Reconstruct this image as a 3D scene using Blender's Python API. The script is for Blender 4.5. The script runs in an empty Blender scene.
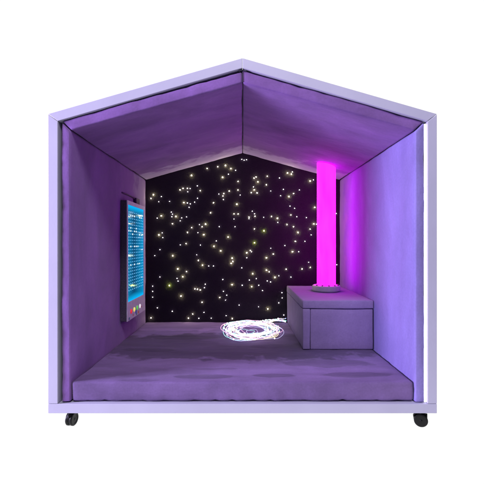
import bpy, bmesh, math, random
from mathutils import Vector, noise, Matrix
random.seed(11)
SC = bpy.context.scene
COL = SC.collection
EYE = 0.970          # eye height above the ground
D = 1.95             # camera distance to the front plane (y = 0)
F = 379.3            # focal length in 484-px pixels

# ------------------------------------------------------------------ helpers
def sock(n, name, v):
    if name in n.inputs: n.inputs[name].default_value = v

def new_mat(name):
    m = bpy.data.materials.new(name); m.use_nodes = True
    nt = m.node_tree; b = nt.nodes['Principled BSDF']
    return m, nt, b

def plain(name, col, rough=.5, metal=0, emis=None, es=0, coat=0, nscale=60, nvar=.12, bump=.0, bscale=300):
    """procedural: base colour broken up by noise, noise in roughness, optional bump"""
    m, nt, b = new_mat(name)
    L = nt.links
    tc = nt.nodes.new('ShaderNodeTexCoord')
    nz = nt.nodes.new('ShaderNodeTexNoise'); nz.inputs['Scale'].default_value = nscale; nz.inputs['Detail'].default_value = 4
    L.new(tc.outputs['Object'], nz.inputs['Vector'])
    rp = nt.nodes.new('ShaderNodeValToRGB')
    rp.color_ramp.elements[0].position = .3; rp.color_ramp.elements[1].position = .7
    rp.color_ramp.elements[0].color = (*[c*(1-nvar) for c in col], 1)
    rp.color_ramp.elements[1].color = (*[min(1, c*(1+nvar)) for c in col], 1)
    L.new(nz.outputs['Fac'], rp.inputs['Fac']); L.new(rp.outputs['Color'], b.inputs['Base Color'])
    b.inputs['Roughness'].default_value = rough; b.inputs['Metallic'].default_value = metal
    sock(b, 'Coat Weight', coat)
    if emis:
        b.inputs['Emission Color'].default_value = (*emis, 1); b.inputs['Emission Strength'].default_value = es
    if bump:
        n2 = nt.nodes.new('ShaderNodeTexNoise'); n2.inputs['Scale'].default_value = bscale; n2.inputs['Detail'].default_value = 3
        L.new(tc.outputs['Object'], n2.inputs['Vector'])
        bp = nt.nodes.new('ShaderNodeBump'); bp.inputs['Strength'].default_value = bump; bp.inputs['Distance'].default_value = .002
        L.new(n2.outputs['Fac'], bp.inputs['Height']); L.new(bp.outputs['Normal'], b.inputs['Normal'])
    return m

def velour(name, base, patches=(), band=None, stretch=(1, 1, 1), blotch=.18):
    """soft brushed velour; patches (nap, painted shade and glow) = ellipses (cx, cy, rx, ry, k) in object xy; band = (y0, colour)"""
    m, nt, b = new_mat(name); N = nt.nodes; L = nt.links
    tc = N.new('ShaderNodeTexCoord')
    mp = N.new('ShaderNodeMapping'); mp.inputs['Scale'].default_value = stretch
    L.new(tc.outputs['Object'], mp.inputs['Vector'])
    n1 = N.new('ShaderNodeTexNoise'); n1.inputs['Scale'].default_value = 3.2; n1.inputs['Detail'].default_value = 6; n1.inputs['Roughness'].default_value = .62
    n1.inputs['Distortion'].default_value = .5
    L.new(mp.outputs['Vector'], n1.inputs['Vector'])
    rp = N.new('ShaderNodeValToRGB')
    rp.color_ramp.elements[0].position = .33; rp.color_ramp.elements[1].position = .68
    rp.color_ramp.elements[0].color = (*[c*(1-blotch) for c in base], 1)
    rp.color_ramp.elements[1].color = (*[c*(1+blotch) for c in base], 1)
    L.new(n1.outputs['Fac'], rp.inputs['Fac'])
    cur = rp.outputs['Color']
    # fine pile speckle
    n2 = N.new('ShaderNodeTexNoise'); n2.inputs['Scale'].default_value = 95; n2.inputs['Detail'].default_value = 5
    L.new(tc.outputs['Object'], n2.inputs['Vector'])
    r2 = N.new('ShaderNodeMapRange'); r2.inputs['From Min'].default_value = .3; r2.inputs['From Max'].default_value = .7
    r2.inputs['To Min'].default_value = .94; r2.inputs['To Max'].default_value = 1.05
    L.new(n2.outputs['Fac'], r2.inputs['Value'])
    mx = N.new('ShaderNodeVectorMath'); mx.operation = 'SCALE'
    L.new(cur, mx.inputs[0]); L.new(r2.outputs['Result'], mx.inputs['Scale']); cur = mx.outputs['Vector']
    sep = N.new('ShaderNodeSeparateXYZ'); L.new(tc.outputs['Object'], sep.inputs[0])
    def M(op, a, bb=None, c=None, clamp=False):
        n = N.new('ShaderNodeMath'); n.operation = op; n.use_clamp = clamp
        for i, v in enumerate((a, bb, c)):
            if v is None: continue
            if isinstance(v, (int, float)): n.inputs[i].default_value = v
            else: L.new(v, n.inputs[i])
        return n.outputs[0]
    nE = N.new('ShaderNodeTexNoise'); nE.inputs['Scale'].default_value = 9; nE.inputs['Detail'].default_value = 5
    L.new(tc.outputs['Object'], nE.inputs['Vector'])
    edge = M('SUBTRACT', nE.outputs['Fac'], .5)
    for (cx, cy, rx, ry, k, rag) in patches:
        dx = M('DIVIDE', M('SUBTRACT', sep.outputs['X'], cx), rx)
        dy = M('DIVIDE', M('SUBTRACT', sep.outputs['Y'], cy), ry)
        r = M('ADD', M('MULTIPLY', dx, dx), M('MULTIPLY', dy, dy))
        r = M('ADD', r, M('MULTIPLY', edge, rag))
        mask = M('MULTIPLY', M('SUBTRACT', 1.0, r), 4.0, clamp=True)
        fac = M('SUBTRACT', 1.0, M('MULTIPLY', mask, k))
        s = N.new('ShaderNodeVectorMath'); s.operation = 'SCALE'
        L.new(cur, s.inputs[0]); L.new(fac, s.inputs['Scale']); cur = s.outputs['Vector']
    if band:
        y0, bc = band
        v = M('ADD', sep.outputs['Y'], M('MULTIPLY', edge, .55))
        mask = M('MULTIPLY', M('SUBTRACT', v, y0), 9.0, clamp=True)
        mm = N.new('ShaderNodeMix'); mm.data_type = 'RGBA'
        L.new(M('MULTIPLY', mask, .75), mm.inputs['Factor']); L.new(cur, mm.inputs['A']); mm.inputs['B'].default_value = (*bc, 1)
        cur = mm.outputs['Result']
    L.new(cur, b.inputs['Base Color'])
    b.inputs['Roughness'].default_value = .85
    sock(b, 'Specular IOR Level', .2)
    sock(b, 'Sheen Weight', .12); sock(b, 'Sheen Roughness', .45); sock(b, 'Sheen Tint', (.8, .7, 1, 1))
    n3 = N.new('ShaderNodeTexNoise'); n3.inputs['Scale'].default_value = 7; n3.inputs['Detail'].default_value = 5; n3.inputs['Roughness'].default_value = .5
    L.new(mp.outputs['Vector'], n3.inputs['Vector'])
    bp = N.new('ShaderNodeBump'); bp.inputs['Strength'].default_value = .6; bp.inputs['Distance'].default_value = .014
    L.new(n3.outputs['Fac'], bp.inputs['Height'])
    b2 = N.new('ShaderNodeBump'); b2.inputs['Strength'].default_value = .22; b2.inputs['Distance'].default_value = .0015
    L.new(n2.outputs['Fac'], b2.inputs['Height']); L.new(bp.outputs['Normal'], b2.inputs['Normal'])
    L.new(b2.outputs['Normal'], b.inputs['Normal'])
    return m

def empty(name, loc, label, cat, group=None):
    o = bpy.data.objects.new(name, None); COL.objects.link(o); o.location = loc
    o.empty_display_size = .1
    o['label'] = label; o['category'] = cat
    if group: o['group'] = group
    return o

def link(name, bm, mat, parent=None, smooth=False):
    me = bpy.data.meshes.new(name)
    bmesh.ops.recalc_face_normals(bm, faces=bm.faces)
    bm.to_mesh(me); bm.free()
    for p in me.polygons: p.use_smooth = smooth
    if mat: me.materials.append(mat)
    o = bpy.data.objects.new(name, me); COL.objects.link(o)
    if parent:
        o.parent = parent
        # coordinates are written in world space: shift them to the parent's frame
        me.transform(Matrix.Translation(-world_loc(parent)))
    return o

def world_loc(o):
    v = Vector(o.location)
    while o.parent: o = o.parent; v += Vector(o.location)
    return v

def prism(pts, y0, y1, bm=None):
    """pts = (x, z) outline, extruded along y"""
    bm = bm or bmesh.new()
    a = [bm.verts.new((x, y0, z)) for x, z in pts]
    b = [bm.verts.new((x, y1, z)) for x, z in pts]
    n = len(pts)
    bm.faces.new(a); bm.faces.new(b[::-1])
    for i in range(n): bm.faces.new((a[i], b[i], b[(i+1) % n], a[(i+1) % n]))
    return bm

def box(x0, x1, y0, y1, z0, z1, bm=None):
    return prism([(x0, z0), (x1, z0), (x1, z1), (x0, z1)], y0, y1, bm)

def bev(bm, w, seg=2):
    bmesh.ops.recalc_face_normals(bm, faces=bm.faces)
    bmesh.ops.bevel(bm, geom=list(bm.edges), offset=w, segments=seg, affect='EDGES', profile=.5, clamp_overlap=True)
    return bm

def soften(bm, w=.009, seg=3, step=.03, amp=.0035, freq=5.0, seed=0, axes='xyz', pucker=None):
    """turn a prism into an upholstered pad: rounded edges, loops, gentle lumps and puckers at the front seam"""
    bev(bm, w, seg)
    for ax, n in (('x', Vector((1, 0, 0))), ('y', Vector((0, 1, 0))), ('z', Vector((0, 0, 1)))):
        if ax not in axes: continue
        i = 'xyz'.index(ax)
        lo = min(v.co[i] for v in bm.verts); hi = max(v.co[i] for v in bm.verts)
        k = int((hi-lo-2*w)/step)
        for j in range(1, k):
            c = lo + w + (hi-lo-2*w)*j/k
            bmesh.ops.bisect_plane(bm, geom=bm.verts[:]+bm.edges[:]+bm.faces[:], dist=1e-6,
                                   plane_co=n*c, plane_no=n)
    bm.normal_update()
    bmesh.ops.recalc_face_normals(bm, faces=bm.faces); bm.normal_update()
    moves = []
    for v in bm.verts:
        p = v.co*freq + Vector((seed, seed*1.7, 0))
        d = amp*(noise.noise(p) + .55*noise.noise(p*3.1) + .25*noise.noise(p*7.3))
        if pucker:
            d += pucker(v.co)
        moves.append((v, v.normal*d))
    for v, mv in moves: v.co += mv
    return bm

def tube(path, r, bm=None, n=10, closed=False, cap=True):
    bm = bm or bmesh.new(); rings = []
    P = [Vector(p) for p in path]
    for i, p in enumerate(P):
        if closed: t = P[(i+1) % len(P)]-P[i-1]
        else: t = P[min(i+1, len(P)-1)]-P[max(i-1, 0)]
        t.normalize()
        u = t.cross(Vector((0, 0, 1)))
        if u.length < 1e-3: u = t.cross(Vector((1, 0, 0)))
        u.normalize(); w = t.cross(u)
        rings.append([bm.verts.new(p+(u*math.cos(2*math.pi*k/n)+w*math.sin(2*math.pi*k/n))*r) for k in range(n)])
    m = len(rings)
    for i in range(m if closed else m-1):
        a, b = rings[i], rings[(i+1) % m]
        for k in range(n): bm.faces.new((a[k], a[(k+1) % n], b[(k+1) % n], b[k]))
    if cap and not closed:
        bm.faces.new(rings[0][::-1]); bm.faces.new(rings[-1])
    return bm

def lathe(prof, c, bm=None, n=48, axis='z', ang=0):
    """prof = (r, h) pairs"""
    bm = bm or bmesh.new(); rings = []
    c = Vector(c)
    for r, h in prof:
        ring = []
        for k in range(n):
            a = 2*math.pi*k/n
            if axis == 'z': v = Vector((r*math.cos(a), r*math.sin(a), h))
            else: v = Vector((h, r*math.cos(a), r*math.sin(a)))
            if ang: v = Matrix.Rotation(ang, 3, 'Z') @ v
            ring.append(bm.verts.new(c+v))
        rings.append(ring)
    for a, b in zip(rings, rings[1:]):
        for k in range(n): bm.faces.new((a[k], a[(k+1) % n], b[(k+1) % n], b[k]))
    bm.faces.new(rings[0][::-1]); bm.faces.new(rings[-1])
    return bm

def E(z): return EYE+z

# ------------------------------------------------------------------ materials
FAB = (.178, .086, .300)
m_frame = plain('lavender laminate', (.415, .398, .545), rough=.5, nscale=5, nvar=.035, bump=.12, bscale=60)
m_shell_in = plain('dark inner board', (.035, .03, .06), rough=.8)
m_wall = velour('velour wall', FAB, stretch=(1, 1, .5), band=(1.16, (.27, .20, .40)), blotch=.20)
m_wall_lit = velour('velour wall right lit', (.200, .158, .43), stretch=(1, 1, .5), blotch=.15, band=(1.3, (.24, .20, .40)))  # right wall painted paler and bluer to carry the light falling on it
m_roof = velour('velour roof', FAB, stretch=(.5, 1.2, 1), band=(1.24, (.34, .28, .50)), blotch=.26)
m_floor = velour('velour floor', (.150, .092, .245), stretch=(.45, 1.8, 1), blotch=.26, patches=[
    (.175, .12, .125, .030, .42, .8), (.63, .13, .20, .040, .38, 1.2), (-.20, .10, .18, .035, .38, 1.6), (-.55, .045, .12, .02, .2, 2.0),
    (-.05, .74, 1.30, .37, .54, 1.9), (-.5, 1.36, .55, .20, -.45, 1.4), (.10, 1.10, .50, .40, -.30, 1.6), (-.62, .62, .20, .05, .25, 2.2), (.52, .33, .26, .09, .35, 1.8), (-.5, .96, .30, .07, .25, 1.6), (-.15, .23, .14, .02, .25, 1.8)])  # broad dark zone paints shade into the nap; lighter ellipses paint coil light
m_bench = velour('velour bench', (.24, .165, .38), blotch=.08)
m_black = plain('black plastic', (.006, .006, .007), rough=.5, nvar=.3, bump=.1)
m_black.node_tree.nodes['Principled BSDF'].inputs['Specular IOR Level'].default_value = .2
m_tyre = plain('black rubber', (.006, .006, .006), rough=.45, nvar=.3)
m_tyre.node_tree.nodes['Principled BSDF'].inputs['Specular IOR Level'].default_value = .25
m_steel = plain('grey steel', (.5, .5, .52), rough=.3, metal=1)
m_strip = plain('white emissive strip', (.8, .8, .8), emis=(1, 1, 1), es=1.6)

# ------------------------------------------------------------------ the pod
pod = empty('sensory_pod', (0, 0, 0), 'lavender house-shaped pod on black castors, open at the front and lined with purple velour', 'sensory pod')
YB = 1.60
g = .0008
ob, oc, oa = E(-.871), E(.668), E(.956)          # outer bottom, eaves, apex
ib, ic, ia = E(-.822), E(.632), E(.905)          # inner
def panel(name, pts, y0=0, y1=YB, mat=m_frame, w=.0022, parent=pod):
    return link(name, bev(prism(pts, y0, y1), w, 2), mat, parent)
panel('side_panel', [(-1, ib+g), (-.95, ib+g), (-.95, ic-.0010), (-1, oc-.0010)])
panel('side_panel', [(.952, ib+g), (1, ib+g), (1, oc-.0010), (.952, ic-.0010)])
panel('roof_panel', [(-1, oc+g), (-.95, ic+g), (-g, ia), (-g, oa)])
panel('roof_panel', [(1, oc+g), (.952, ic+g), (g, ia), (g, oa)])
panel('base_panel', [(-1, ob), (1, ob), (1, ib-g), (-1, ib-g)])
panel('back_panel', [(-.948, ib+.002), (.950, ib+.002), (.950, ic-.002), (0, ia-.003), (-.948, ic-.002)], YB-.02, YB-.001, m_shell_in)

link('ridge_light_stop', prism([(-.02, ia-.0125), (0, ia-.0068), (.02, ia-.0125), (.02, ia-.0145), (0, ia-.0088), (-.02, ia-.0145)], .004, YB-.03), m_shell_in, pod)  # dark strip added to stop light leaking through the ridge
link('ridge_gap_filler', box(-.0012, .0012, .006, YB-.03, E(.836), E(.889)), m_shell_in, pod)  # added filler, blocks light between the two ceiling pads
# padding: mitred pads with puckered front seams
def puck(axis, s=.105, a=.0035, ph=0):
    i = 'xyz'.index(axis)
    def f(co):
        if co.y > .06: return 0
        t = ((co[i]+ph+.03*noise.noise(Vector((co[i]*9, ph, 0)))) % s)/s
        return -a*math.exp(-((t-.5)/.09)**2)*max(0, 1-co.y/.05)
    return f
PB = 1.535
wl = [(-.936, ib+.004), (-.889, ib+.004), (-.889, E(.5835)), (-.936, E(.631))]
wr = [(.940, ib+.004), (.892, ib+.004), (.892, E(.5825)), (.940, E(.630))]
# local mats need pod-frame object coords = world coords (pod at the origin)
o = link('wall_pad', soften(prism(wl, .010, PB), seed=3, axes='yz', step=.025, amp=.0035, pucker=puck('z', .11, .0035)), m_wall, pod, True)
o['label'] = 'deep purple left wall pad'
o = link('wall_pad', soften(prism(wr, .010, PB), seed=8, axes='yz', step=.025, amp=.0035, pucker=puck('z', .10, .003, .04)), m_wall_lit, pod, True)
o['label'] = 'right wall pad, light painted in as pale blue-lavender'
rl = [(-.934, E(.636)), (-.887, E(.5885)), (-.0022, E(.833)), (-.0022, E(.893))]
rr = [(.942, E(.634)), (.890, E(.5875)), (.0022, E(.833)), (.0022, E(.896))]
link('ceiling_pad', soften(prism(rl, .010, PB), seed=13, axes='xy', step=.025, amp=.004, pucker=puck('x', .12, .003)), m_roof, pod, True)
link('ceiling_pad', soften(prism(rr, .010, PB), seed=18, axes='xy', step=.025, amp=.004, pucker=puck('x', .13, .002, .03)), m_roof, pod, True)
# emissive white strip in the gap on the right side
link('white_strip', bev(box(.9415, .9505, .012, .020, ib+.003, E(.622)), .001, 1), m_strip, pod)

# ---- star wall: black carpet panel with fibre-optic points
m_star_wall, nt, b = new_mat('black star carpet')
tc = nt.nodes.new('ShaderNodeTexCoord'); nz = nt.nodes.new('ShaderNodeTexNoise'); nz.inputs['Scale'].default_value = 180; nz.inputs['Detail'].default_value = 4
nt.links.new(tc.outputs['Object'], nz.inputs['Vector'])
rp = nt.nodes.new('ShaderNodeValToRGB'); rp.color_ramp.elements[0].color = (.008, .006, .011, 1); rp.color_ramp.elements[1].color = (.034, .026, .042, 1)
nt.links.new(nz.outputs['Fac'], rp.inputs['Fac']); nt.links.new(rp.outputs['Color'], b.inputs['Base Color'])
b.inputs['Roughness'].default_value = .95; sock(b, 'Specular IOR Level', .1)
bp = nt.nodes.new('ShaderNodeBump'); bp.inputs['Strength'].default_value = .5; bp.inputs['Distance'].default_value = .004
nt.links.new(nz.outputs['Fac'], bp.inputs['Height']); nt.links.new(bp.outputs['Normal'], b.inputs['Normal'])
YS = 1.538
sw = link('star_wall', bev(prism([(-.93, ib+.004), (.935, ib+.004), (.935, ic-.03), (0, ia-.025), (-.93, ic-.03)], YS, YS+.03), .003, 1), m_star_wall, pod)
sw['label'] = 'black carpeted back wall dotted with fibre-optic stars'

A = [(250,124,3),(325,90,2),(377,82,2),(414,76,3),(440,91,3),(463,99,1),(428,118,1),(400,133,3),(475,153,2),(195,194,2),(209,186,2),(230,186,2),(243,187,1),(231,203,1),(278,174,1),(292,197,2),(66,217,3),(54,235,2),(104,226,1),(92,251,1),(144,249,1),(213,255,3),(230,257,1),(244,261,1),(238,278,1),(265,253,1),(279,234,1),(382,214,1),(406,211,2),(402,223,2),(404,240,1),(432,199,2),(474,194,2),(356,256,2),(469,263,3),(342,304,2),(455,309,2),(475,310,2),(455,334,1),(460,372,1),(104,319,3),(84,330,1),(152,301,1),(158,311,1),(155,323,1),(175,322,3),(202,329,1),(195,343,1),(226,324,1),(158,357,2),(251,376,2),(288,361,1),(301,372,2),(318,359,3),(384,371,1)]
A += [(231,399,2),(281,400,1),(309,410,3)]
Cc = [(93,24,3),(108,14,1),(111,37,1),(427,34,3),(196,72,1),(224,66,2),(293,73,1),(370,53,1),(358,79,3),(391,101,3),(97,95,1),(72,124,1),(159,124,3),(275,120,1),(283,147,2),(303,170,3),(333,174,1),(356,174,1),(446,136,3),(450,152,2),(442,161,3),(184,188,3),(226,201,2),(208,226,3),(180,234,1),(185,247,1),(97,227,1),(143,268,4),(62,271,1),(62,297,1),(62,325,1),(85,376,1),(199,319,3),(157,393,1),(54,425,2),(266,284,2),(279,286,2),(292,290,2),(312,279,1),(316,262,1),(301,349,2),(401,239,1),(446,264,3),(404,296,1),(420,315,1),(386,326,2),(414,339,1),(480,363,1),(256,406,2),(235,426,2),(285,427,1),(310,398,1),(345,426,1),(417,414,1),(446,428,2)]
B = [(57,46,1),(68,50,1),(80,48,1),(116,137,2),(126,131,2),(135,155,3),(180,128,2),(176,169,2),(239,136,1),(278,112,3),(296,118,3),(301,107,1),(387,151,3),(403,145,1),(113,179,1),(117,194,3),(103,207,2),(131,208,2),(197,199,1),(258,191,1),(245,222,1),(285,226,3),(307,211,2),(335,194,1),(290,272,1),(312,283,1),(294,315,2),(323,323,1),(409,278,3),(369,327,1),(108,297,1),(119,309,1),(121,321,2),(92,325,2),(92,333,1),(163,326,1),(200,322,2),(229,331,3),(231,351,1),(118,382,2),(275,361,2),(307,371,2),(405,358,3),(418,359,1),(387,383,2),(49,219,1)]
Dd = [(164,4,4),(118,62,4),(328,12,3),(392,24,1),(316,55,2),(362,55,1),(265,75,1),(197,88,1),(302,105,3),(332,105,1),(98,99,2),(104,106,1),(81,110,3),(81,134,1),(209,116,2),(176,134,3),(380,156,1),(388,181,2),(348,188,2),(57,183,1),(176,194,3),(189,202,2),(271,190,2),(110,211,3),(217,229,3),(236,221,1),(294,227,2),(127,235,1),(94,242,1),(180,246,1),(196,251,1),(105,274,3),(139,267,1),(59,267,2),(157,293,1),(251,303,1),(252,328,1),(236,352,2),(138,371,1),(183,381,3),(260,411,1)]
stars = []
for lst, ox, oy in ((A, 140, 150), (Cc, 140, 230), (B, 230, 150), (Dd, 230, 230)):
    for px, py, s in lst:
        x, y = ox+px/4.84, oy+py/4.84
        if y > 320.3: y = 320.0
        stars.append(((x-242.5)/F*(YS+D), E(-(y-244)/F*(YS+D)), s))
# a couple behind the tube, hidden from the front
for x, z in ((.86, 1.25), (.85, .95), (.865, .78)): stars.append((x, z, 1))
stars.sort(key=lambda s: -s[2])
def star_mat(name, c, es): return plain(name, (.8, .8, .8), emis=c, es=es, nvar=.02)
SM = {1: star_mat('star small', (.95, .90, .85), 32), 2: star_mat('star medium', (1, .97, .55), 95), 3: star_mat('star large', (.98, 1, .42), 170), 4: star_mat('star yellow green', (.72, 1, .12), 230)}
SR = {1: .0025, 2: .0030, 3: .0036, 4: .0036}
def star_bm(r, bm=None, at=(0, 0, 0)):
    bm = bm or bmesh.new()
    # short fibre tip standing out of the carpet with a rounded end
    x, y, z = at
    n = 8; h = 2.1*r; prof = [(r*.4, 0), (r*.4, -h), (r*.9, -h-r*.3), (r, -h-r), (r*.75, -h-r*1.6), (r*.25, -h-r*1.9)]
    rings = [[bm.verts.new((x+q*math.cos(2*math.pi*k/n), y+h, z+q*math.sin(2*math.pi*k/n))) for k in range(n)] for q, h in prof]
    for a, b_ in zip(rings, rings[1:]):
        for k in range(n): bm.faces.new((a[k], a[(k+1) % n], b_[(k+1) % n], b_[k]))
    bm.faces.new(rings[-1])
    return bm
proto = {}
for x, z, s in stars[:99]:
    if s not in proto:
        o = link('star_light', star_bm(SR[s]), SM[s]); proto[s] = o
    else:
        o = proto[s].copy(); COL.objects.link(o)
    o.parent = sw; o.location = (x, YS, z)
    o.scale = (1, 1, 1)
bm = bmesh.new()
for x, z, s in stars[99:]: star_bm(SR[s], bm, (x, YS, z))
o = link('small_star_lights', bm, SM[1], sw); o['kind'] = 'stuff'

# ---- castors
def castor(x, y, ang):
    c = bpy.data.objects.new('castor', None); COL.objects.link(c); c.parent = pod; c.location = (x, y, 0)
    H = ob
    R = Matrix.Rotation(ang, 4, 'Z')
    def put(name, bm, mat, smooth=True):
        me = bpy.data.meshes.new(name); bmesh.ops.recalc_face_normals(bm, faces=bm.faces)
        bm.transform(R); bm.to_mesh(me); bm.free(); me.materials.append(mat)
        for p in me.polygons: p.use_smooth = smooth
        o = bpy.data.objects.new(name, me); COL.objects.link(o); o.parent = c
        return o
    rw = .0345
    for s in (-1, 1):
        h0, h1 = sorted((s*.004, s*.019))
        prof = [(rw*.5, h0), (rw-.003, h0), (rw, h0+.003), (rw, h1-.003), (rw-.003, h1), (rw*.72, h1), (rw*.68, h1-.002*s if s > 0 else h1), (rw*.3, h1)]
        if s < 0: prof = [(rw*.3, h0), (rw*.72, h0), (rw-.003, h0), (rw, h0+.003), (rw, h1-.003), (rw-.003, h1), (rw*.5, h1)]
        put('wheel', lathe(prof, (0, .012, rw), axis='x', n=40), m_tyre)
    # hooded housing arching over the wheels
    bm = bmesh.new(); n = 16; rings = []
    for i in range(n+1):
        a = math.radians(20+120*i/n)
        for_r = []
        for (rr_, hx) in ((rw+.002, -.0052), (rw+.005, -.015), (rw+.005, .015), (rw+.002, .0052)):
            for_r.append(bm.verts.new((hx, .012+rr_*math.cos(a), rw+rr_*math.sin(a))))
        rings.append(for_r)
    for a_, b_ in zip(rings, rings[1:]):
        for k in range(4): bm.faces.new((a_[k], a_[(k+1) % 4], b_[(k+1) % 4], b_[k]))
    bm.faces.new(rings[0]); bm.faces.new(rings[-1][::-1])
    box(-.005, .005, -.02, .044, rw-.01, rw+.034, bm)
    put('hood', bm, m_black)
    put('axle', lathe([(.007, -.0195), (.007, .0195)], (0, .012, rw), axis='x', n=16), m_black)
    bm = lathe([(.010, rw+.03), (.010, H-.006), (.022, H-.006), (.024, H-.001)], (0, 0, 0), n=24)
    put('stem', bm, m_black)
castor(-.916, .070, math.radians(-9)); castor(.962, .070, math.radians(70))
castor(-.898, 1.5, math.radians(-30)); castor(.94, 1.5, math.radians(50))

# ------------------------------------------------------------------ floor mat
mat_root = empty('floor_mat', (0, 0, ib), 'thick purple velour floor mat with dark brushed patches and painted-in light and shade, covering the floor between the two walls', 'floor mat')
FT = E(-.7167)
def fp(co):
    if co.y > .09 or co.z > FT-.05: return 0
    t = ((co.x+.04*noise.noise(Vector((co.x*6, 2, 0)))) % .095)/.095
    return -.0045*math.exp(-((t-.5)/.07)**2)*max(0, min(1, (FT-.05-co.z)/.05))
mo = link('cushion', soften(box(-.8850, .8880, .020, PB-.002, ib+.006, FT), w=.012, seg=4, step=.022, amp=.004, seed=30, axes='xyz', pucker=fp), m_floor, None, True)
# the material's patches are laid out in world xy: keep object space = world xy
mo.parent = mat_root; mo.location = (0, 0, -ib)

# ------------------------------------------------------------------ bench
by0, bx0, bx1 = .614, .406, .8885
bench = empty('storage_bench', ((bx0+bx1)/2, (by0+PB)/2, FT), 'low purple velour box bench with a padded lid in the right rear corner', 'bench')
LB = E(-.440); LT = E(-.382)
link('lid', soften(box(bx0, bx1, by0, PB-.006, LB+.0015, LT), w=.008, seg=3, step=.03, amp=.003, seed=41), m_bench, bench, True)
link('side_panel', soften(box(bx0+.003, bx0+.052, by0+.004, PB-.006, FT+.003, LB-.0015), w=.005, seg=3, step=.04, amp=.0025, seed=44, axes='yz'), m_bench, bench, True)
link('front_panel', soften(box(bx0+.055, bx1-.004, by0+.006, by0+.055, FT+.003, LB-.0015), w=.005, seg=3, step=.04, amp=.0025, seed=47, axes='xz'), m_bench, bench, True)
link('inner_frame', box(bx0+.06, bx1-.004, by0+.058, PB-.01, FT+.003, LB-.004), m_shell_in, bench)

# ------------------------------------------------------------------ bubble tube lamp
tx, ty = .680, 1.13
lamp = empty('bubble_tube_lamp', (tx, ty, LT), 'tall glowing magenta column lamp standing on the bench in a round pale base', 'lamp')
m_base = plain('pale grey plastic', (.62, .60, .66), rough=.45, nvar=.05)
m_tube, nt, b = new_mat('glowing magenta water')
tc = nt.nodes.new('ShaderNodeTexCoord'); nz = nt.nodes.new('ShaderNodeTexNoise'); nz.inputs['Scale'].default_value = 6; nz.inputs['Detail'].default_value = 2
mp = nt.nodes.new('ShaderNodeMapping'); mp.inputs['Scale'].default_value = (3, 3, .6)
nt.links.new(tc.outputs['Object'], mp.inputs['Vector']); nt.links.new(mp.outputs['Vector'], nz.inputs['Vector'])
rp = nt.nodes.new('ShaderNodeValToRGB'); rp.color_ramp.elements[0].color = (1, .0035, .80, 1); rp.color_ramp.elements[1].color = (1, .0065, .90, 1)
rp.color_ramp.elements[0].position = .3; rp.color_ramp.elements[1].position = .7
nt.links.new(nz.outputs['Fac'], rp.inputs['Fac']); nt.links.new(rp.outputs['Color'], b.inputs['Emission Color'])
b.inputs['Emission Strength'].default_value = 7.2; b.inputs['Base Color'].default_value = (.25, .01, .22, 1); b.inputs['Roughness'].default_value = .5
zr = E(.833-.278*tx)
base = link('base', lathe([(.100, .001), (.110, .004), (.1125, .012), (.1125, .040), (.109, .047), (.101, .050), (.090, .049), (.084, .044)], (tx, ty, LT), n=64), m_base, lamp, True)
bm = lathe([(.0742, .045), (.0742, zr-LT-.060)], (tx, ty, LT), n=64)
# slope the top so it meets the ceiling
for v in bm.verts:
    if v.co.z > LT+.5: v.co.z = E(.833-.278*v.co.x)-.006
link('tube', bm, m_tube, lamp, False)
for p in COL.objects['tube'].data.polygons: p.use_smooth = len(p.vertices) == 4
m_hole = plain('dark magenta glass', (.08, .01, .06), rough=.2)
for k in range(6):
    a = math.radians(-165+30*k+15)
    link('control_button', lathe([(.0085, 0), (.0085, .004), (.007, .006)], (tx+.096*math.cos(a), ty+.096*math.sin(a), LT+.0505), n=16), m_hole, base, True)

# ------------------------------------------------------------------ wall light panel
X0, X1 = -.887, -.836
wp = empty('light_panel', (X0, 1.05, E(-.575)), 'tall dark wall panel with a glowing cyan grid of lights and four coloured buttons', 'light panel')
m_side = plain('dark violet perforated', (.045, .032, .065), rough=.6, nscale=160, nvar=.45, bump=.4, bscale=160)
m_face = plain('grey lilac face', (.48, .42, .62), rough=.5, nvar=.12, nscale=30)
Y0, Y1 = .805, 1.300
zt, zb = E(.319), E(-.565)
st, sb = E(.290), E(-.428); sy0, sy1 = .822, 1.262
bm = box(X0, X1-.006, Y0, Y1, zb, zt)
link('housing', bev(bm, .004, 2), m_side, wp)
# face plate as a frame around the screen opening
bm = bmesh.new()
for (a0, a1, c0, c1) in ((Y0, Y1, st, zt), (Y0, Y1, zb, sb), (Y0, sy0, sb, st), (sy1, Y1, sb, st)):
    box(X1-.0055, X1, a0, a1, c0, c1, bm)
bmesh.ops.remove_doubles(bm, verts=bm.verts, dist=1e-5)
link('face_plate', bm, m_face, wp)
m_scr, nt, b = new_mat('cyan screen')
N = nt.nodes; L = nt.links
tc = N.new('ShaderNodeTexCoord'); sep = N.new('ShaderNodeSeparateXYZ'); L.new(tc.outputs['Generated'], sep.inputs[0])
def MM(op, a, bb=None, clamp=False):
    n = N.new('ShaderNodeMath'); n.operation = op; n.use_clamp = clamp
    for i, v in enumerate((a, bb)):
        if v is None: continue
        if isinstance(v, (int, float)): n.inputs[i].default_value = v
        else: L.new(v, n.inputs[i])
    return n.outputs[0]
ez = MM('MULTIPLY', MM('ABSOLUTE', MM('SUBTRACT', sep.outputs['Z'], .5)), 2.0)
ey = MM('ABSOLUTE', MM('SUBTRACT', sep.outputs['Y'], .38))
e = MM('MAXIMUM', MM('MULTIPLY', MM('SUBTRACT', ez, .84), 7.0, True), MM('MULTIPLY', MM('SUBTRACT', ey, .0), .9, True))
rp = N.new('ShaderNodeValToRGB'); els = rp.color_ramp.elements
els[0].color = (.0, .060, .15, 1); els[1].color = (.0, .46, .92, 1)
L.new(e, rp.inputs['Fac']); L.new(rp.outputs['Color'], b.inputs['Emission Color']); b.inputs['Emission Strength'].default_value = 1.0
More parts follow.
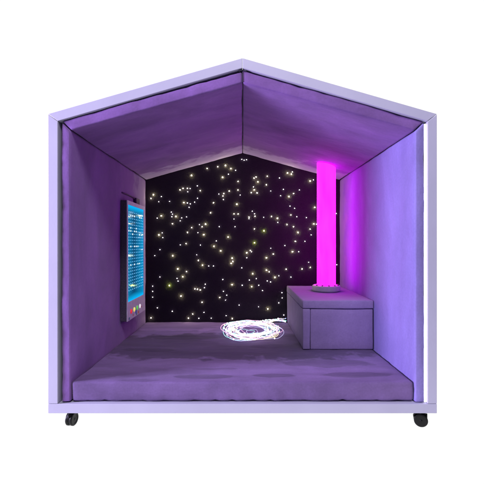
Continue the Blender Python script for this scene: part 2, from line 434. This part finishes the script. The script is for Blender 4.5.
b.inputs['Base Color'].default_value = (.005, .015, .04, 1); b.inputs['Roughness'].default_value = .12; sock(b, 'Specular IOR Level', .3)
scr = link('screen', box(X1-.0058, X1-.0035, sy0+.001, sy1-.001, sb+.001, st-.001), m_scr, wp)
m_led = plain('pale cyan led', (.3, .5, .6), emis=(.08, .45, .75), es=1.0)
m_ledw = plain('white led', (.8, .8, .8), emis=(.6, .9, 1), es=1.6)
rows, cols = 26, 9; leds = []
wrows = {1: (1, 2, 3, 6, 7), 6: (0, 1, 3, 4), 7: (2, 6), 11: (1, 3, 4, 5), 17: (1, 3, 5, 6), 5: (1, 4)}
wset = {(r, c) for r in wrows for c in wrows[r]}
for r in range(rows):
    for c in range(cols):
        y = sy0+.030+(sy1-sy0-.055)*c/(cols-1); z = st-.052-(st-sb-.135)*r/(rows-1)
        q = .0065 if (r, c) in wset else .0045
        leds.append((r, c, y, z, q))
leds.sort(key=lambda t: -t[4]); bm = bmesh.new()
cache = {}
for i, (r, c, y, z, q) in enumerate(leds):
    if i < 99:
        if q not in cache:
            o = link('led', lathe([(q, -.0034), (q*.8, -.0010), (q*.3, .0002)], (0, 0, 0), n=8, axis='x'), m_ledw if q > .005 else m_led); cache[q] = o
        else:
            o = cache[q].copy(); COL.objects.link(o)
        o.parent = scr; o.location = Vector((X1, y, z))-world_loc(scr)
    else: lathe([(q, -.0034), (q*.8, -.0010), (q*.3, .0002)], (X1, y, z), bm, n=8, axis='x')
o = link('small_leds', bm, m_led, scr); o['kind'] = 'stuff'
bc = [('red', (.75, .02, .05)), ('yellow', (.85, .80, .16)), ('green', (.10, .60, .10)), ('white', (.9, .9, .9))]
for (nm, c), dep in zip(bc, (2.844, 2.925, 3.005, 3.085)):
    o = link('button', lathe([(.0175, X1), (.0175, X1+.003), (.015, X1+.006), (.007, X1+.007)], (0, dep-D, E(-.505)), n=24, axis='x'), plain(nm+' button', c, rough=.3, nvar=.04, emis=c, es=.55), wp, True)
    o['label'] = nm+' round button'
mk = [(2.80, (.05, .16, .28), -.561, .012), (2.90, (.55, .16, .16), -.552, .009), (2.975, (.06, .13, .55), -.540, .017), (3.045, (.60, .17, .07), -.556, .013), (3.14, (.45, .04, .12), -.527, .008), (2.99, (.02, .30, .26), -.562, .010)]
for dep, c, z, s in mk:
    link('printed_mark', bev(box(X1, X1+.0012, dep-D-s*1.1, dep-D+s*1.1, E(z)+.010-s*.8, E(z)+.010+s*.8), .0004, 1), plain('mark ink', c, rough=.5), wp)

# ------------------------------------------------------------------ cable and socket above the panel
sk = empty('wall_socket', (X0, 1.24, E(.335)), 'small dark purple box with a thin cable on the left wall above the glowing panel', 'socket box')
m_sock = plain('dark purple plastic', (.055, .012, .10), rough=.5)
link('housing', bev(box(-.886, -.862, 1.135, 1.235, E(.330), E(.376)), .004, 2), m_sock, sk)
link('cable', tube([(-.884, .83, E(.377)), (-.882, .95, E(.379)), (-.881, 1.05, E(.376)), (-.878, 1.14, E(.370))], .0055, n=8), m_sock, sk, True)

# ------------------------------------------------------------------ coil of fibre-optic strands
fo = empty('fibre_optic_coil', (.04, 1.12, FT), 'glowing white coil of fibre-optic strands with coloured sparkles on the mat by the star wall', 'light coil')
m_fib = plain('white fibre', (.8, .8, .8), emis=(.80, .76, .92), es=.8, nvar=.03)
m_fibs = [m_fib] + [plain('tinted fibre', (.8, .8, .8), emis=c, es=.8, nvar=.03) for c in ((.20, .85, .80), (1, .40, .80), (.50, .50, 1), (1, .85, .40))]
cx, cy = .076, 1.13
tints = [((1, 1, 1), 7.0), ((1, .95, .9), 4.0), ((.10, .95, .80), 1.4), ((1, .25, .75), 1.5), ((1, .75, .15), 1.5), ((.25, .35, 1), 1.6)]
bms = [bmesh.new() for _ in tints]
bm = bmesh.new(); 
rnd = random.Random(5)
def rest(x, y): return FT+.004
loops = []
for k in range(25):
    R0 = rnd.uniform(.150, .245) if k > 5 else rnd.uniform(.11, .15)
    ox, oy = rnd.gauss(0, .012), rnd.gauss(0, .014)
    h0 = rnd.uniform(.004, .030); ph = rnd.uniform(0, 6.28); w = rnd.uniform(.003, .014); s = rnd.uniform(0, 99)
    path = []
    n = 72
    for i in range(n):
        a = 2*math.pi*i/n
        r = R0*(1+.06*math.sin(3*a+ph)+.10*noise.noise(Vector((math.cos(a)*1.6, math.sin(a)*1.6, s))))
        z = FT+.008+h0+w*math.sin(2*a+ph*1.7)*.8+.006*noise.noise(Vector((math.cos(a)*4, math.sin(a)*4, s)))
        path.append((cx+ox+r*1.0*math.cos(a), cy+oy+r*1.42*math.sin(a), max(FT+.006, z)))
    link('strand', tube(path, rnd.choice((.0014, .0018, .0024)), None, n=6, closed=True), m_fibs[k % 5], fo, True)
    loops.append(path)
for k in range(3):
    R0 = rnd.uniform(.035, .10); ox, oy = rnd.gauss(0, .03), rnd.gauss(0, .03); ph = rnd.uniform(0, 6.28)
    path = [(cx+ox+R0*1.2*math.cos(a)*(1+.2*math.sin(2*a+ph)), cy+oy+R0*1.5*math.sin(a), FT+.010+.004*math.sin(3*a+ph)) for a in [2*math.pi*i/40 for i in range(40)]]
    link('strand', tube(path, .0016, None, n=6, closed=True), m_fibs[1+k % 4], fo, True)
# loose strands running off to the bench corner and across the hole
for k in range(7):
    a0 = rnd.uniform(.9, 1.5)
    p0 = Vector((cx+.28*math.cos(a0), cy+.28*math.sin(a0), FT+.02)); p1 = Vector((.388, 1.44+rnd.uniform(-.06, .06), FT+.012+rnd.uniform(0, .03)))
    q = p0.lerp(p1, .5)+Vector((0, .05, .02))
    path = [(p0*(1-t)**2+q*2*t*(1-t)+p1*t*t) for t in [i/12 for i in range(13)]]
    link('strand', tube(path, .0024, None, n=6), m_fibs[k % 5], fo, True); loops.append([tuple(p) for p in path])
names = ['white', 'warm white', 'turquoise', 'pink', 'amber', 'blue']
TM = [plain(nm+' tip', (.8, .8, .8), emis=c, es=e_) for (c, e_), nm in zip(tints, names)]
tips = []
for i in range(300):
    p = rnd.choice(loops); q = rnd.choice(p)
    t = rnd.choices(range(6), weights=(8, 5, 4, 4, 3, 4))[0]
    tips.append((rnd.uniform(.0026, .0066), t, Vector((q[0]+rnd.gauss(0, .004), q[1]+rnd.gauss(0, .004), q[2]+.003))))
tips.sort(key=lambda t: -t[0])
def ball(r, at=Vector(), bm=None):
    bm = bm or bmesh.new(); bmesh.ops.create_icosphere(bm, subdivisions=1, radius=r, matrix=Matrix.Translation(at)); return bm
tc_ = {}
for r, t, p in tips[:99]:
    if t not in tc_: o = link('light_tip', ball(.0046), TM[t], None, True); tc_[t] = o
    else: o = tc_[t].copy(); COL.objects.link(o)
    o.parent = fo; o.location = p-world_loc(fo)
bm = bmesh.new()
me_t = []
for r, t, p in tips[99:]:
    n0 = len(bm.faces); ball(r, p, bm); bm.faces.ensure_lookup_table()
    for f in bm.faces[n0:]: f.material_index = t
o = link('small_light_tips', bm, TM[0], fo, True); o['kind'] = 'stuff'
for m_ in TM[1:]: o.data.materials.append(m_)

# ------------------------------------------------------------------ added glowing sheet for the plain white background
bm = bmesh.new()
prof = [(-1.2, 0), (3.5, 0)] + [(3.5+1.5*math.sin(math.radians(a)), 1.5-1.5*math.cos(math.radians(a))) for a in range(10, 91, 10)] + [(5.0, 7)]
prev = None
for y, z in prof:
    r = [bm.verts.new((x, y, z-.0005)) for x in (-12, 12)]
    if prev: bm.faces.new((prev[0], prev[1], r[1], r[0]))
    prev = r
m_bg, nt, b = new_mat('white background glow')
b.inputs['Base Color'].default_value = (.05, .05, .05, 1); b.inputs['Roughness'].default_value = 1; sock(b, 'Specular IOR Level', 0)
b.inputs['Emission Color'].default_value = (1, 1, 1, 1); b.inputs['Emission Strength'].default_value = 1.0
bd = link('added_glow_backdrop', bm, m_bg, None, True); bd['kind'] = 'structure'
for k in bd.data.polygons: pass

# ------------------------------------------------------------------ light
W = bpy.data.worlds.new('World'); SC.world = W; W.use_nodes = True
bg = W.node_tree.nodes['Background']; bg.inputs[0].default_value = (.72, .80, 1, 1); bg.inputs[1].default_value = .11

def area(name, loc, aim, size, power, col):
    ld = bpy.data.lights.new(name, 'AREA'); ld.energy = power; ld.color = col; ld.shape = 'RECTANGLE'; ld.size, ld.size_y = size
    o = bpy.data.objects.new(name, ld); COL.objects.link(o); o.location = loc
    o.rotation_euler = (Vector(aim)-Vector(loc)).to_track_quat('-Z', 'Y').to_euler()
    o['label'] = ''
    del o['label']
    return o
area('key_fill_light', (.5, -3.0, 5.2), (0, 0, .9), (2.6, 1.4), 215, (1, .99, .98))  # added out-of-view area light to brighten the frame and pad fronts
area('blue_fill_light', (-5.2, -1.38, 1.4), (.9, .35, .85), (1.1, 1.2), 700, (.72, .62, 1))  # added out-of-view bluish area light that brightens the right wall

# ------------------------------------------------------------------ camera
cam = bpy.data.cameras.new('camera'); co = bpy.data.objects.new('camera', cam); COL.objects.link(co)
cam.sensor_width = 36; cam.lens = F/484*36; cam.clip_end = 100; cam.clip_start = .05
co.location = (0, -D, EYE); co.rotation_euler = (math.radians(90), 0, 0)
cam.shift_x = -.5/484; cam.shift_y = 2/484
SC.camera = co
SC.view_settings.view_transform = 'Standard'; SC.view_settings.look = 'None'
SC.view_settings.exposure = 0; SC.view_settings.gamma = 1
